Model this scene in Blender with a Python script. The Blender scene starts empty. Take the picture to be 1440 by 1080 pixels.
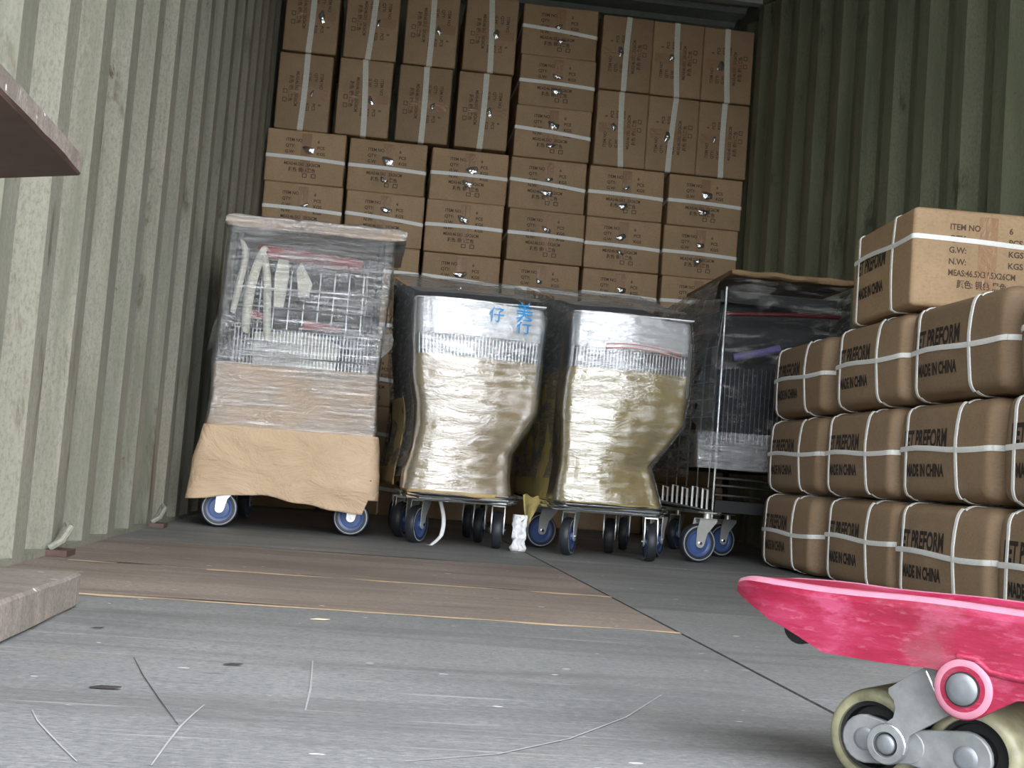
import bpy, bmesh, math, random
from math import sin, cos, pi, radians
from mathutils import Vector, Matrix, noise
random.seed(7)
C = bpy.context.scene
COL = C.collection

# ------------------------------------------------------------------ camera
F_PX = 1807.6
YAW, PITCH, ROLL = .1088, .0740, .0776
cam_d = bpy.data.cameras.new('camera')
cam_d.sensor_width = 36.0
cam_d.lens = 36.0 * F_PX / 1440.0
cam_d.clip_start = .02
cam = bpy.data.objects.new('camera', cam_d)
COL.objects.link(cam)
fw = Vector((sin(YAW) * cos(PITCH), cos(YAW) * cos(PITCH), sin(PITCH)))
r0 = Vector((cos(YAW), -sin(YAW), 0))
u0 = r0.cross(fw)
rr = cos(ROLL) * r0 + sin(ROLL) * u0
uu = -sin(ROLL) * r0 + cos(ROLL) * u0
M3 = Matrix((rr, uu, -fw)).transposed()
cam.matrix_world = Matrix.Translation((-.5789, 0, .216)) @ M3.to_4x4()
C.camera = cam

# ------------------------------------------------------------------ world: overcast daylight outside the open container end
W = bpy.data.worlds.new('overcast_sky')
C.world = W
W.use_nodes = True
wn = W.node_tree
wn.nodes.clear()
w_out = wn.nodes.new('ShaderNodeOutputWorld')
w_bg = wn.nodes.new('ShaderNodeBackground')
w_tc = wn.nodes.new('ShaderNodeTexCoord')
w_sep = wn.nodes.new('ShaderNodeSeparateXYZ')
w_r = wn.nodes.new('ShaderNodeValToRGB')
w_ma = wn.nodes.new('ShaderNodeMath'); w_ma.operation = 'MULTIPLY_ADD'
w_ma.inputs[1].default_value = .5; w_ma.inputs[2].default_value = .5
wn.links.new(w_tc.outputs['Generated'], w_sep.inputs[0])
wn.links.new(w_sep.outputs['Z'], w_ma.inputs[0])
wn.links.new(w_ma.outputs[0], w_r.inputs[0])
e = w_r.color_ramp.elements
e[0].position = .0; e[0].color = (.14, .138, .134, 1)
e[1].position = .49; e[1].color = (.26, .26, .255, 1)
k = e.new(.515); k.color = (1.0, 1.02, 1.05, 1)
k = e.new(1.0); k.color = (.92, .97, 1.05, 1)
# the sky is brighter to the right of the doors, darker to the left
w_r2 = wn.nodes.new('ShaderNodeMapRange')
w_r2.inputs['From Min'].default_value = -.9; w_r2.inputs['From Max'].default_value = .9
w_r2.inputs['To Min'].default_value = .2; w_r2.inputs['To Max'].default_value = 1.8
wn.links.new(w_sep.outputs['X'], w_r2.inputs['Value'])
w_st = wn.nodes.new('ShaderNodeMath'); w_st.operation = 'MULTIPLY'
w_st.inputs[1].default_value = 9.2
wn.links.new(w_r2.outputs[0], w_st.inputs[0])
wn.links.new(w_r.outputs[0], w_bg.inputs['Color'])
wn.links.new(w_st.outputs[0], w_bg.inputs['Strength'])
wn.links.new(w_bg.outputs[0], w_out.inputs[0])

C.view_settings.view_transform = 'Standard'
C.view_settings.look = 'None'
C.view_settings.gamma = 1
C.view_settings.use_curve_mapping = False
C.view_settings.exposure = 0.0
C.cycles.max_bounces = 10
C.cycles.diffuse_bounces = 6
C.cycles.transparent_max_bounces = 16

# ------------------------------------------------------------------ materials
def srgb(r, g, b):
    f = lambda c: (c / 255 / 12.92) if c / 255 <= .04045 else ((c / 255 + .055) / 1.055) ** 2.4
    return (f(r), f(g), f(b), 1)

class NT:
    def __init__(s, name):
        s.m = bpy.data.materials.new(name); s.m.use_nodes = True
        s.t = s.m.node_tree; s.t.nodes.clear()
        s.out = s.n('ShaderNodeOutputMaterial')
        s.tc = s.n('ShaderNodeTexCoord')
    def n(s, kind, **kw):
        nd = s.t.nodes.new(kind)
        for a, b in kw.items(): setattr(nd, a, b)
        return nd
    def l(s, a, b): s.t.links.new(a, b)
    def noise(s, scale, stretch=(1, 1, 1), rot=(0, 0, 0), detail=4, rough=.55, space='Object', dist=0):
        mp = s.n('ShaderNodeMapping'); mp.inputs['Scale'].default_value = stretch; mp.inputs['Rotation'].default_value = rot
        s.l(s.tc.outputs[space], mp.inputs[0])
        nz = s.n('ShaderNodeTexNoise'); nz.inputs['Scale'].default_value = scale
        nz.inputs['Detail'].default_value = detail; nz.inputs['Roughness'].default_value = rough
        nz.inputs['Distortion'].default_value = dist
        s.l(mp.outputs[0], nz.inputs['Vector'])
        return nz.outputs['Fac']
    def ramp(s, fac, stops):
        r = s.n('ShaderNodeValToRGB'); e = r.color_ramp.elements
        e[0].position, e[0].color = stops[0]; e[1].position, e[1].color = stops[-1]
        for p, c in stops[1:-1]:
            k = e.new(p); k.color = c
        s.l(fac, r.inputs[0]); return r.outputs[0]
    def mix(s, fac, a, b, mode='MIX'):
        m = s.n('ShaderNodeMix', data_type='RGBA', blend_type=mode)
        for sock, v in ((m.inputs[0], fac), (m.inputs[6], a), (m.inputs[7], b)):
            if hasattr(v, 'links') or isinstance(v, bpy.types.NodeSocket): s.l(v, sock)
            else: sock.default_value = v
        return m.outputs[2]
    def bump(s, h, strength=.3, dist=.01, prev=None):
        b = s.n('ShaderNodeBump'); b.inputs['Strength'].default_value = strength; b.inputs['Distance'].default_value = dist
        s.l(h, b.inputs['Height'])
        if prev is not None: s.l(prev, b.inputs['Normal'])
        return b.outputs[0]
    def pbr(s, color, rough=.6, metal=0, normal=None, spec=.5, coat=0, coat_rough=.1):
        p = s.n('ShaderNodeBsdfPrincipled')
        for key, v in (('Base Color', color), ('Roughness', rough), ('Metallic', metal), ('Specular IOR Level', spec), ('Coat Weight', coat), ('Coat Roughness', coat_rough)):
            if isinstance(v, bpy.types.NodeSocket): s.l(v, p.inputs[key])
            else: p.inputs[key].default_value = v
        if normal is not None:
            s.l(normal, p.inputs['Normal'])
            s.l(normal, p.inputs['Coat Normal'])
        s.l(p.outputs[0], s.out.inputs[0]); return p

def g(v): return (v, v, v, 1)

def plain(name, col, rough=.6, metal=0, var=.12, scale=30, bump=.1, coat=0):
    t = NT(name)
    nz = t.noise(scale)
    dark = (col[0] * (1 - var), col[1] * (1 - var), col[2] * (1 - var), 1)
    lite = (min(1, col[0] * (1 + var)), min(1, col[1] * (1 + var)), min(1, col[2] * (1 + var)), 1)
    c = t.ramp(nz, [(.3, dark), (.7, lite)])
    t.pbr(c, rough, metal, t.bump(nz, bump, .002), coat=coat)
    return t.m

def mat_carton(name, base):
    t = NT(name)
    big = t.noise(5, detail=3)
    fib = t.noise(70, stretch=(1, 1, 4), detail=5)
    a = (base[0] * .88, base[1] * .87, base[2] * .85, 1); b = (min(1, base[0] * 1.1), base[1] * 1.1, base[2] * 1.12, 1)
    c = t.ramp(big, [(.32, a), (.68, b)])
    c2 = t.mix(t.ramp(fib, [(.35, g(0)), (.7, g(.35))]), c, (base[0] * .7, base[1] * .68, base[2] * .62, 1))
    spk = t.noise(120, detail=3, rough=.8)
    c2 = t.mix(t.ramp(spk, [(.34, g(.4)), (.5, g(0))]), c2, (base[0] * .6, base[1] * .57, base[2] * .52, 1))
    # each carton its own tone
    oi = t.n('ShaderNodeObjectInfo')
    hs = t.n('ShaderNodeHueSaturation')
    mr = t.n('ShaderNodeMapRange'); mr.inputs['To Min'].default_value = .88; mr.inputs['To Max'].default_value = 1.08
    t.l(oi.outputs['Random'], mr.inputs['Value']); t.l(mr.outputs[0], hs.inputs['Value'])
    t.l(c2, hs.inputs['Color'])
    t.pbr(hs.outputs[0], .62, 0, t.bump(t.noise(9, detail=5), .35, .012, t.bump(fib, .12, .002)), spec=.35)
    return t.m

def mat_paint_wall(name, base, rust):
    t = NT(name)
    blot = t.noise(1.6, stretch=(1, 1, .5), detail=6, rough=.62)
    streak = t.noise(7, stretch=(1, 1.6, .13), detail=6, rough=.65)
    fine = t.noise(60, stretch=(1, 1, .3), detail=4)
    hi = (base[0] * 1.12, base[1] * 1.12, base[2] * 1.1, 1); lo = (base[0] * .72, base[1] * .76, base[2] * .72, 1)
    c = t.ramp(blot, [(.3, lo), (.62, hi)])
    c = t.mix(t.ramp(streak, [(.5, g(0)), (.72, g(.75))]), c, (base[0] * .42, base[1] * .45, base[2] * .38, 1))
    spots = t.noise(5, stretch=(1, 1.8, .45), detail=7, rough=.7, dist=.4)
    c = t.mix(t.ramp(spots, [(.585, g(0)), (.66, g(.9))]), c, rust)
    pale = t.noise(34, stretch=(1, 1.5, .25), detail=4, rough=.6)
    c = t.mix(t.ramp(pale, [(.66, g(0)), (.74, g(.45))]), c, (min(1, base[0] * 1.7), min(1, base[1] * 1.65), min(1, base[2] * 1.6), 1))
    c = t.mix(t.ramp(fine, [(.3, g(.25)), (.7, g(0))]), c, lo)
    grit = t.noise(150, stretch=(1, 1, .6), detail=3, rough=.8)
    c = t.mix(t.ramp(grit, [(.36, g(.75)), (.54, g(0))]), c, (base[0] * .55, base[1] * .62, base[2] * .58, 1))
    run = t.noise(3.3, stretch=(1, 2.2, .22), detail=8, rough=.75, dist=.3)
    c = t.mix(t.ramp(run, [(.53, g(0)), (.62, g(.45)), (.8, g(.7))]), c, (base[0] * .5, base[1] * .52, base[2] * .44, 1))
    mark = t.noise(11, stretch=(1, .8, .5), detail=7, rough=.75, dist=.8)
    c = t.mix(t.ramp(mark, [(.645, g(0)), (.69, g(.8))]), c, rust)
    t.pbr(c, .55, 0, t.bump(fine, .35, .004, t.bump(blot, .3, .02)), spec=.4)
    return t.m

def mat_floor(name, base, grain_rot=0.0, brown=False):
    t = NT(name)
    # grain runs across the container (x), cracks fine and long
    gr = t.noise(4.5, stretch=(.45, 6, 1), rot=(0, 0, grain_rot), detail=8, rough=.68)
    fine = t.noise(38, stretch=(.35, 3, 1), rot=(0, 0, grain_rot), detail=5, rough=.7)
    blot = t.noise(1.7, detail=6, rough=.6)
    hi = (base[0] * 1.22, base[1] * 1.22, base[2] * 1.22, 1); lo = (base[0] * .72, base[1] * .72, base[2] * .73, 1)
    c = t.ramp(blot, [(.32, lo), (.66, hi)])
    c = t.mix(t.ramp(gr, [(.3, g(.42)), (.46, g(0))]), c, (base[0] * .5, base[1] * .5, base[2] * .5, 1))
    c = t.mix(t.ramp(fine, [(.56, g(0)), (.8, g(.22))]), c, (min(1, base[0] * 1.9), min(1, base[1] * 1.9), min(1, base[2] * 1.9), 1))
    sc = t.noise(3.2, stretch=(4, .7, 1), rot=(0, 0, .5), detail=9, rough=.72, dist=1.2)
    c = t.mix(t.ramp(sc, [(.485, g(0)), (.5, g(.0 if brown else .08)), (.515, g(0))]), c, g(.55))
    dk = t.noise(30, stretch=(.5, 2.5, 1), detail=2)
    c = t.mix(t.ramp(dk, [(.73, g(0)), (.77, g(.8))]), c, g(.02))
    grit = t.noise(170, stretch=(.6, 1.4, 1), detail=4, rough=.8)
    c = t.mix(t.ramp(grit, [(.38, g(.8)), (.53, g(0))]), c, (base[0] * .45, base[1] * .55, base[2] * .55, 1))
    c = t.mix(t.ramp(grit, [(.58, g(0)), (.7, g(.25))]), c, g(.5))
    wear = t.noise(2.6, stretch=(.35, 2.4, 1), rot=(0, 0, grain_rot), detail=9, rough=.75, dist=.5)
    c = t.mix(t.ramp(wear, [(.36, g(.75)), (.52, g(0))]), c, (base[0] * .5, base[1] * .5, base[2] * .5, 1))
    fl_ = t.noise(55, stretch=(.6, 1.2, 1), detail=1, rough=.5)
    c = t.mix(t.ramp(fl_, [(.765, g(0)), (.785, g(.8))]), c, g(.7))
    oc = t.noise(6, stretch=(.7, 1.6, 1), detail=8, rough=.75)
    c = t.mix(t.ramp(oc, [(.62, g(0)), (.72, g(.45))]), c, srgb(150, 124, 98))
    wl = t.noise(22, stretch=(.12, 3.2, 1), rot=(0, 0, grain_rot + .25), detail=3, rough=.6)
    c = t.mix(t.ramp(wl, [(.64, g(0)), (.72, g(.4))]), c, g(.5))
    t.pbr(c, .62, 0, t.bump(gr, .25, .006, t.bump(fine, .3, .003)), spec=.3)
    return t.m

def mat_film(name, haze=.3, gloss=.4, tint=(.75, .8, .84), streak=(1.2, 1.2, 9), rot=(0, .12, 0), rough=.16, bmp=.8, hz_lo=.42, hz_hi=.72, patch=None):
    """stretch film: see-through, milky in the folds, glossy with fine wrinkles"""
    t = NT(name)
    st = t.noise(7, stretch=streak, rot=rot, detail=6, rough=.66, dist=.5)
    st2 = t.noise(26, stretch=(streak[0], streak[1], streak[2] * .55), rot=(rot[0], rot[1] + .18, 0), detail=4, rough=.7)
    bg_ = t.noise(3.5, detail=3)
    nrm = t.bump(bg_, bmp * .45, .05, t.bump(st, bmp, .02, t.bump(st2, bmp * .55, .006)))
    tr = t.n('ShaderNodeBsdfTransparent'); tr.inputs[0].default_value = (.95, .96, .97, 1)
    df = t.n('ShaderNodeBsdfDiffuse'); df.inputs[0].default_value = (*tint, 1); t.l(nrm, df.inputs['Normal'])
    tl = t.n('ShaderNodeBsdfTranslucent'); tl.inputs[0].default_value = (*tint, 1)
    milk = t.n('ShaderNodeMixShader'); milk.inputs[0].default_value = .35
    t.l(df.outputs[0], milk.inputs[1]); t.l(tl.outputs[0], milk.inputs[2])
    m1 = t.n('ShaderNodeMixShader')
    hz = t.ramp(st, [(hz_lo, g(haze * .35)), (hz_hi, g(min(1, haze * 1.9)))])
    t.l(hz, m1.inputs[0]); t.l(tr.outputs[0], m1.inputs[1]); t.l(milk.outputs[0], m1.inputs[2])
    gl = t.n('ShaderNodeBsdfGlossy'); gl.inputs['Roughness'].default_value = rough; t.l(nrm, gl.inputs['Normal'])
    gl.inputs[0].default_value = (.95, .97, 1, 1)
    pm = None
    if patch:
        pn = t.noise(patch[0], stretch=patch[1], rot=(0, -.35, 0), detail=5, rough=.6, dist=.6)
        pm = t.ramp(pn, [(patch[2], g(patch[4])), (patch[3], g(1))])
        hm = t.n('ShaderNodeMath', operation='MULTIPLY'); t.l(hz, hm.inputs[0]); t.l(pm, hm.inputs[1]); t.l(hm.outputs[0], m1.inputs[0])
    m2 = t.n('ShaderNodeMixShader')
    lw = t.n('ShaderNodeLayerWeight'); lw.inputs[0].default_value = .35; t.l(nrm, lw.inputs['Normal'])
    ma = t.n('ShaderNodeMath', operation='MULTIPLY_ADD'); ma.inputs[1].default_value = gloss; ma.inputs[2].default_value = gloss * .35
    t.l(lw.outputs['Facing'], ma.inputs[0])
    fac = ma.outputs[0]
    if pm is not None:
        gm = t.n('ShaderNodeMath', operation='MULTIPLY'); t.l(fac, gm.inputs[0]); t.l(pm, gm.inputs[1]); fac = gm.outputs[0]
    t.l(fac, m2.inputs[0]); t.l(m1.outputs[0], m2.inputs[1]); t.l(gl.outputs[0], m2.inputs[2])
    t.l(m2.outputs[0], t.out.inputs[0])
    return t.m

def mat_kraft(name, base, coat=0.0, bmp=.6, wr=7):
    t = NT(name)
    cr = t.noise(wr, stretch=(1, 1, 1.6), detail=7, rough=.62, dist=.8)
    big = t.noise(3, detail=4)
    c = t.ramp(big, [(.3, (base[0] * .86, base[1] * .84, base[2] * .8, 1)), (.7, (min(1, base[0] * 1.08), base[1] * 1.08, base[2] * 1.1, 1))])
    n1 = t.bump(cr, bmp, .03)
    t.pbr(c, .6, 0, n1, spec=.3, coat=coat, coat_rough=.2)
    return t.m

def mat_pink(name):
    t = NT(name)
    worn = t.noise(5, stretch=(1, 1, 3.5), rot=(0, 0, .78), detail=8, rough=.7)
    fine = t.noise(40, stretch=(.4, 2, 6), rot=(0, 0, .78), detail=5, rough=.7)
    blot = t.noise(9, detail=5, rough=.6)
    c = t.ramp(worn, [(.33, srgb(112, 9, 36)), (.5, srgb(134, 18, 53)), (.66, srgb(156, 56, 88))])
    c = t.mix(t.ramp(fine, [(.56, g(0)), (.75, g(.55))]), c, srgb(184, 110, 132))
    c = t.mix(t.ramp(blot, [(.6, g(0)), (.72, g(.55))]), c, srgb(120, 84, 88))
    c = t.mix(t.ramp(t.noise(16, stretch=(1, 1, 2.4), rot=(0, 0, .78), detail=6, rough=.7), [(.55, g(0)), (.68, g(.5))]), c, srgb(176, 84, 116))
    t.pbr(c, .42, 0, t.bump(fine, .35, .001, t.bump(worn, .3, .003)), spec=.5)
    return t.m

def mat_tyre_pu(name):
    t = NT(name)
    nz = t.noise(30, detail=6)
    c = t.ramp(nz, [(.3, srgb(84, 82, 62)), (.55, srgb(142, 140, 114)), (.75, srgb(112, 106, 84))])
    t.pbr(c, .4, 0, t.bump(nz, .2, .001), spec=.5)
    return t.m

MAT = {}
MAT['carton'] = mat_carton('cardboard_brown', srgb(184, 156, 122)[:3])  # same cardboard, lightened to stand in for light on the end stack
MAT['carton2'] = mat_carton('cardboard_brown_warm', srgb(172, 146, 114)[:3])
MAT['carton_shaded'] = mat_carton('cardboard_brown_shaded', srgb(154, 130, 104)[:3])  # same cardboard darkened: shade of the right stack put into its colour
MAT['ink'] = plain('printed_black_ink', srgb(44, 37, 33)[:3], .7)
MAT['ink_mid'] = plain('printed_grey_ink', srgb(84, 66, 52)[:3], .7)
MAT['ink_soft'] = plain('faded_black_ink', srgb(100, 80, 62)[:3], .7)
MAT['strap'] = plain('white_woven_strap', srgb(244, 246, 243)[:3], .45, var=.06, scale=200)
t = NT('brown_packing_tape')
nz = t.noise(38, stretch=(1, 1, .7), detail=5, dist=1.5)
t.pbr(t.ramp(t.noise(8), [(.3, srgb(158, 122, 88)), (.7, srgb(166, 132, 98))]), .35, 0, t.bump(nz, .5, .01), spec=.5)
MAT['clear'] = mat_film('clear_tape_glint', .35, 1.6, (.95, .95, .95), streak=(1, 1, 1), rough=.16, bmp=.4)  # whitish, very shiny film for the glints on the clear tape
MAT['tape'] = t.m
MAT['wall_l'] = mat_paint_wall('grey_green_container_paint', srgb(149, 146, 135)[:3], srgb(74, 60, 42))
MAT['wall_r'] = mat_paint_wall('green_container_paint', srgb(128, 130, 110)[:3], srgb(66, 62, 48))
MAT['ceil'] = plain('grey_painted_steel_roof', srgb(160, 168, 164)[:3], .5)
MAT['floor'] = mat_floor('weathered_grey_plywood', srgb(126, 125, 124)[:3], .12)
MAT['strap_g'] = plain('grey_woven_strap', srgb(222, 222, 210)[:3], .6, var=.15, scale=300)
MAT['floor_b'] = mat_floor('brown_plywood', srgb(142, 127, 117)[:3], 0, True)
MAT['edge'] = plain('splintered_pale_wood', srgb(205, 176, 140)[:3], .7, var=.2, scale=60)
MAT['gap'] = plain('dark_gap_dirt', srgb(38, 34, 32)[:3], .9)
MAT['scuff'] = plain('pale_scuff', srgb(150, 150, 149)[:3], .7)
MAT['kraft'] = mat_kraft('kraft_paper_pale', srgb(206, 180, 150)[:3], bmp=.8)
MAT['kraft_g'] = mat_kraft('kraft_paper_tan', srgb(198, 176, 130)[:3], wr=9)
MAT['kraft_y'] = mat_kraft('kraft_paper_yellow', srgb(196, 178, 116)[:3], wr=9)
MAT['foam'] = plain('white_foam_sheet', srgb(232, 234, 236)[:3], .6, var=.05, scale=14, bump=.4)
MAT['wire'] = plain('zinc_wire', srgb(198, 204, 210)[:3], .28, 1.0)
MAT['chrome'] = plain('chrome_steel', srgb(225, 230, 234)[:3], .16, 1.0, var=.03)
MAT['fork'] = plain('pressed_zinc_plate', srgb(222, 226, 222)[:3], .32, .6, var=.05)
MAT['dark'] = plain('black_plastic_and_shade', srgb(15, 16, 18)[:3], .6)  # also blackens the shaded insides of the tall trolleys
MAT['inner'] = plain('dark_grey_panel', srgb(128, 134, 138)[:3], .6)
MAT['tyre'] = plain('grey_rubber', srgb(40, 44, 50)[:3], .5)
MAT['tyre_ring'] = plain('pale_grey_rubber_edge', srgb(150, 160, 168)[:3], .5)
MAT['blue'] = plain('blue_wheel_plastic', srgb(62, 84, 132)[:3], .4)
MAT['red'] = plain('red_plastic_handle', srgb(150, 20, 32)[:3], .35)
MAT['red_d'] = plain('dark_red_plastic', srgb(84, 14, 22)[:3], .4)
MAT['purple'] = plain('violet_plastic_handle', srgb(104, 98, 150)[:3], .35)
MAT['cream'] = plain('cream_plastic', srgb(225, 222, 205)[:3], .5)
MAT['blueink'] = plain('bright_blue_print', srgb(40, 150, 215)[:3], .5)
MAT['redink'] = plain('pale_red_print', srgb(225, 170, 165)[:3], .5)
MAT['pink'] = mat_pink('worn_pink_red_enamel')
MAT['pinkpale'] = plain('rubbed_pale_pink_enamel', srgb(172, 112, 130)[:3], .45, var=.12, scale=60)
MAT['cast'] = plain('cast_zinc', srgb(118, 121, 122)[:3], .48, .3, var=.22, scale=60, bump=.3)
MAT['pin'] = plain('steel_pin', srgb(118, 122, 126)[:3], .45, .5, var=.12, scale=90)
MAT['pu'] = mat_tyre_pu('worn_polyurethane_tyre')
MAT['wood'] = mat_floor('weathered_board_wood', srgb(132, 122, 114)[:3], 1.57, True)
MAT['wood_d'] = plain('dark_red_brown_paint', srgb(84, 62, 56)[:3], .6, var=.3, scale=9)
MAT['film_a'] = mat_film('stretch_film_streaky', .26, .95, (.92, .94, .96), streak=(.7, 1, 13), rot=(0, .13, 0), rough=.11, bmp=.5, hz_lo=.47, hz_hi=.62, patch=(5, (.7, 1, 2.2), .40, .6, .42))
MAT['film_thick'] = mat_film('stretch_film_over_paper', .14, .95, (.9, .92, .93), streak=(1.3, 1.3, 6), rot=(0, -.25, 0), rough=.16, bmp=.42, hz_lo=.5, hz_hi=.75)
MAT['film_grey'] = mat_film('stretch_film_many_layers', .75, .16, (.50, .52, .53), streak=(1, 1.2, 9), rot=(.4, .2, 0), rough=.25, bmp=.5)
MAT['film_d'] = mat_film('stretch_film_cold', .06, .9, (.6, .66, .72), streak=(1.2, 1, 8), rot=(0, -.3, 0), rough=.08, bmp=1.0, hz_lo=.55, hz_hi=.7, patch=(9, (.8, 1, 2.5), .52, .66, .08))

# ------------------------------------------------------------------ mesh builder
class MB:
    def __init__(s): s.v = []; s.f = []; s.mi = []; s.mats = []
    def m(s, mat):
        if mat not in s.mats: s.mats.append(mat)
        return s.mats.index(mat)
    def add(s, vs, fs, mat):
        o = len(s.v); k = s.m(mat)
        s.v += [tuple(v) for v in vs]
        for f in fs: s.f.append([i + o for i in f]); s.mi.append(k)
    def box(s, lo, hi, mat):
        x0, y0, z0 = lo; x1, y1, z1 = hi
        vs = [(x0, y0, z0), (x1, y0, z0), (x1, y1, z0), (x0, y1, z0), (x0, y0, z1), (x1, y0, z1), (x1, y1, z1), (x0, y1, z1)]
        s.add(vs, [(0, 3, 2, 1), (4, 5, 6, 7), (0, 1, 5, 4), (1, 2, 6, 5), (2, 3, 7, 6), (3, 0, 4, 7)], mat)
    def tube(s, pts, r, mat, n=8, cap=True):
        pts = [Vector(p) for p in pts]; rings = []
        up = None
        for i, p in enumerate(pts):
            d = (pts[min(i + 1, len(pts) - 1)] - pts[max(i - 1, 0)]).normalized()
            if up is None:
                up = Vector((0, 0, 1)) if abs(d.z) < .9 else Vector((1, 0, 0))
            a = d.cross(up).normalized(); b = a.cross(d).normalized(); up = b
            ri = r[i] if isinstance(r, (list, tuple)) else r
            rings.append([p + (a * cos(2 * pi * k / n) + b * sin(2 * pi * k / n)) * ri for k in range(n)])
        vs = [v for ring in rings for v in ring]; fs = []
        for i in range(len(pts) - 1):
            for k in range(n):
                fs.append((i * n + k, i * n + (k + 1) % n, (i + 1) * n + (k + 1) % n, (i + 1) * n + k))
        if cap:
            fs.append(tuple(range(n))[::-1]); fs.append(tuple((len(pts) - 1) * n + k for k in range(n)))
        s.add(vs, fs, mat)
    def lathe(s, prof, mat, M=Matrix.Identity(4), n=32):
        """profile of (radius, height) turned about local z, placed by matrix M"""
        vs = []; fs = []
        for (r, h) in prof:
            for k in range(n):
                vs.append(M @ Vector((r * cos(2 * pi * k / n), r * sin(2 * pi * k / n), h)))
        for i in range(len(prof) - 1):
            for k in range(n):
                fs.append((i * n + k, i * n + (k + 1) % n, (i + 1) * n + (k + 1) % n, (i + 1) * n + k))
        s.add(vs, fs, mat)
    def prism(s, outline, thick, mat, M=Matrix.Identity(4)):
        """outline in local xz, extruded along local y from 0 to thick"""
        n = len(outline)
        vs = [M @ Vector((x, 0, z)) for x, z in outline] + [M @ Vector((x, thick, z)) for x, z in outline]
        fs = [tuple(range(n)), tuple(range(2 * n - 1, n - 1, -1))]
        for i in range(n): fs.append((i, i + n, (i + 1) % n + n, (i + 1) % n))
        s.add(vs, fs, mat)
    def grid(s, rows, mat, closed=False):
        """rows of equally many points joined by quads"""
        n = len(rows[0]); vs = [p for r in rows for p in r]; fs = []
        for i in range(len(rows) - 1):
            for k in range(n if closed else n - 1):
                fs.append((i * n + k, i * n + (k + 1) % n, (i + 1) * n + (k + 1) % n, (i + 1) * n + k))
        s.add(vs, fs, mat)
    def mesh(s, name, smooth=True, angle=40):
        me = bpy.data.meshes.new(name)
        me.from_pydata(s.v, [], s.f)
        for m in s.mats: me.materials.append(m)
        me.polygons.foreach_set('material_index', s.mi)
        bm = bmesh.new(); bm.from_mesh(me)
        bmesh.ops.recalc_face_normals(bm, faces=bm.faces)
        for f in bm.faces: f.smooth = smooth
        if smooth:
            for ed in bm.edges:
                if len(ed.link_faces) == 2 and ed.calc_face_angle(0) > radians(angle): ed.smooth = False
        bm.to_mesh(me); bm.free(); me.update()
        return me
    def build(s, name, parent=None, smooth=True, angle=40):
        return link(name, s.mesh(name, smooth, angle), parent)

def link(name, me, parent=None, loc=None, rot=None):
    o = bpy.data.objects.new(name, me); COL.objects.link(o)
    if parent is not None: o.parent = parent
    if loc: o.location = loc
    if rot: o.rotation_euler = rot
    return o
def tag(o, label, cat, group=None):
    o['label'] = label; o['category'] = cat
    if group: o['group'] = group
    return o
def thing(name, label, cat, loc=(0, 0, 0), rot=(0, 0, 0), group=None):
    o = bpy.data.objects.new(name, None); COL.objects.link(o)
    o.empty_display_size = .1
    o.location = loc; o.rotation_euler = rot
    return tag(o, label, cat, group)
def struct(o): o['kind'] = 'structure'; return o

def text_mesh(name, lines, mat, bold=.0):
    """lines: (string, x, z, size, align, xscale); mesh in local xz plane facing -y, y from 0 to -.0004"""
    mb_v, mb_f = [], []
    for (s_, x, z, size, al, xs) in lines:
        cu = bpy.data.curves.new('lettering_curve', 'FONT'); cu.body = s_; cu.size = size
        cu.align_x = al; cu.align_y = 'CENTER'; cu.offset = bold; cu.resolution_u = 3
        ob = bpy.data.objects.new('lettering_tmp', cu); COL.objects.link(ob)
        bpy.context.view_layer.update()
        dg = bpy.context.evaluated_depsgraph_get()
        me = bpy.data.meshes.new_from_object(ob.evaluated_get(dg))
        o0 = len(mb_v)
        for v in me.vertices: mb_v.append((x + v.co.x * xs, 0, z + v.co.y))
        for p in me.polygons: mb_f.append([i + o0 for i in p.vertices])
        bpy.data.objects.remove(ob); bpy.data.curves.remove(cu); bpy.data.meshes.remove(me)
    me = bpy.data.meshes.new(name); me.from_pydata(mb_v, [], mb_f); me.materials.append(mat); me.update()
    return me

# ------------------------------------------------------------------ the container shell
XW = 1.175; ZC = 2.69; Y0 = .12; Y1 = 6.66; PITCHC = .2792
def corr_wall(side, ref):
    """trapezoid corrugation; the far end of one inner flat sits at y=ref"""
    flat_i, slope, flat_o, dep = .082, .064, .069, .036
    ys = []
    k0 = int((Y0 - ref) / PITCHC) - 1
    y = ref + k0 * PITCHC
    while y < Y1 + PITCHC:
        for (dy, d) in ((-flat_i, 0), (0, 0), (slope, dep), (slope + flat_o, dep)):
            ys.append((y + dy, d))
        y += PITCHC
    ys = [(yy, d) for yy, d in ys if Y0 <= yy <= Y1]
    mb = MB(); m = MAT['wall_l'] if side < 0 else MAT['wall_r']
    rows = [[Vector((side * (XW + d + b), yy, z)) for yy, d in ys] for (b, z) in ((0, .012), (0, ZC), (.004, ZC), (.004, .012))]
    mb.grid(rows + [rows[0]], m)
    # lower and upper side rails
    mb.box((side * XW if side > 0 else -XW - .06, Y0, -.15), (XW + .06 if side > 0 else -XW, Y1, .012), m)
    mb.box((side * (XW - .008) if side > 0 else -XW - .06, Y0, ZC - .06), (XW + .06 if side > 0 else -XW + .008, Y1, ZC + .06), m)
    return mb.build('wall_left' if side < 0 else 'wall_right', smooth=False)
struct(corr_wall(-1, 2.4264)); struct(corr_wall(1, 5.7996 - 12 * PITCHC))

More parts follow.
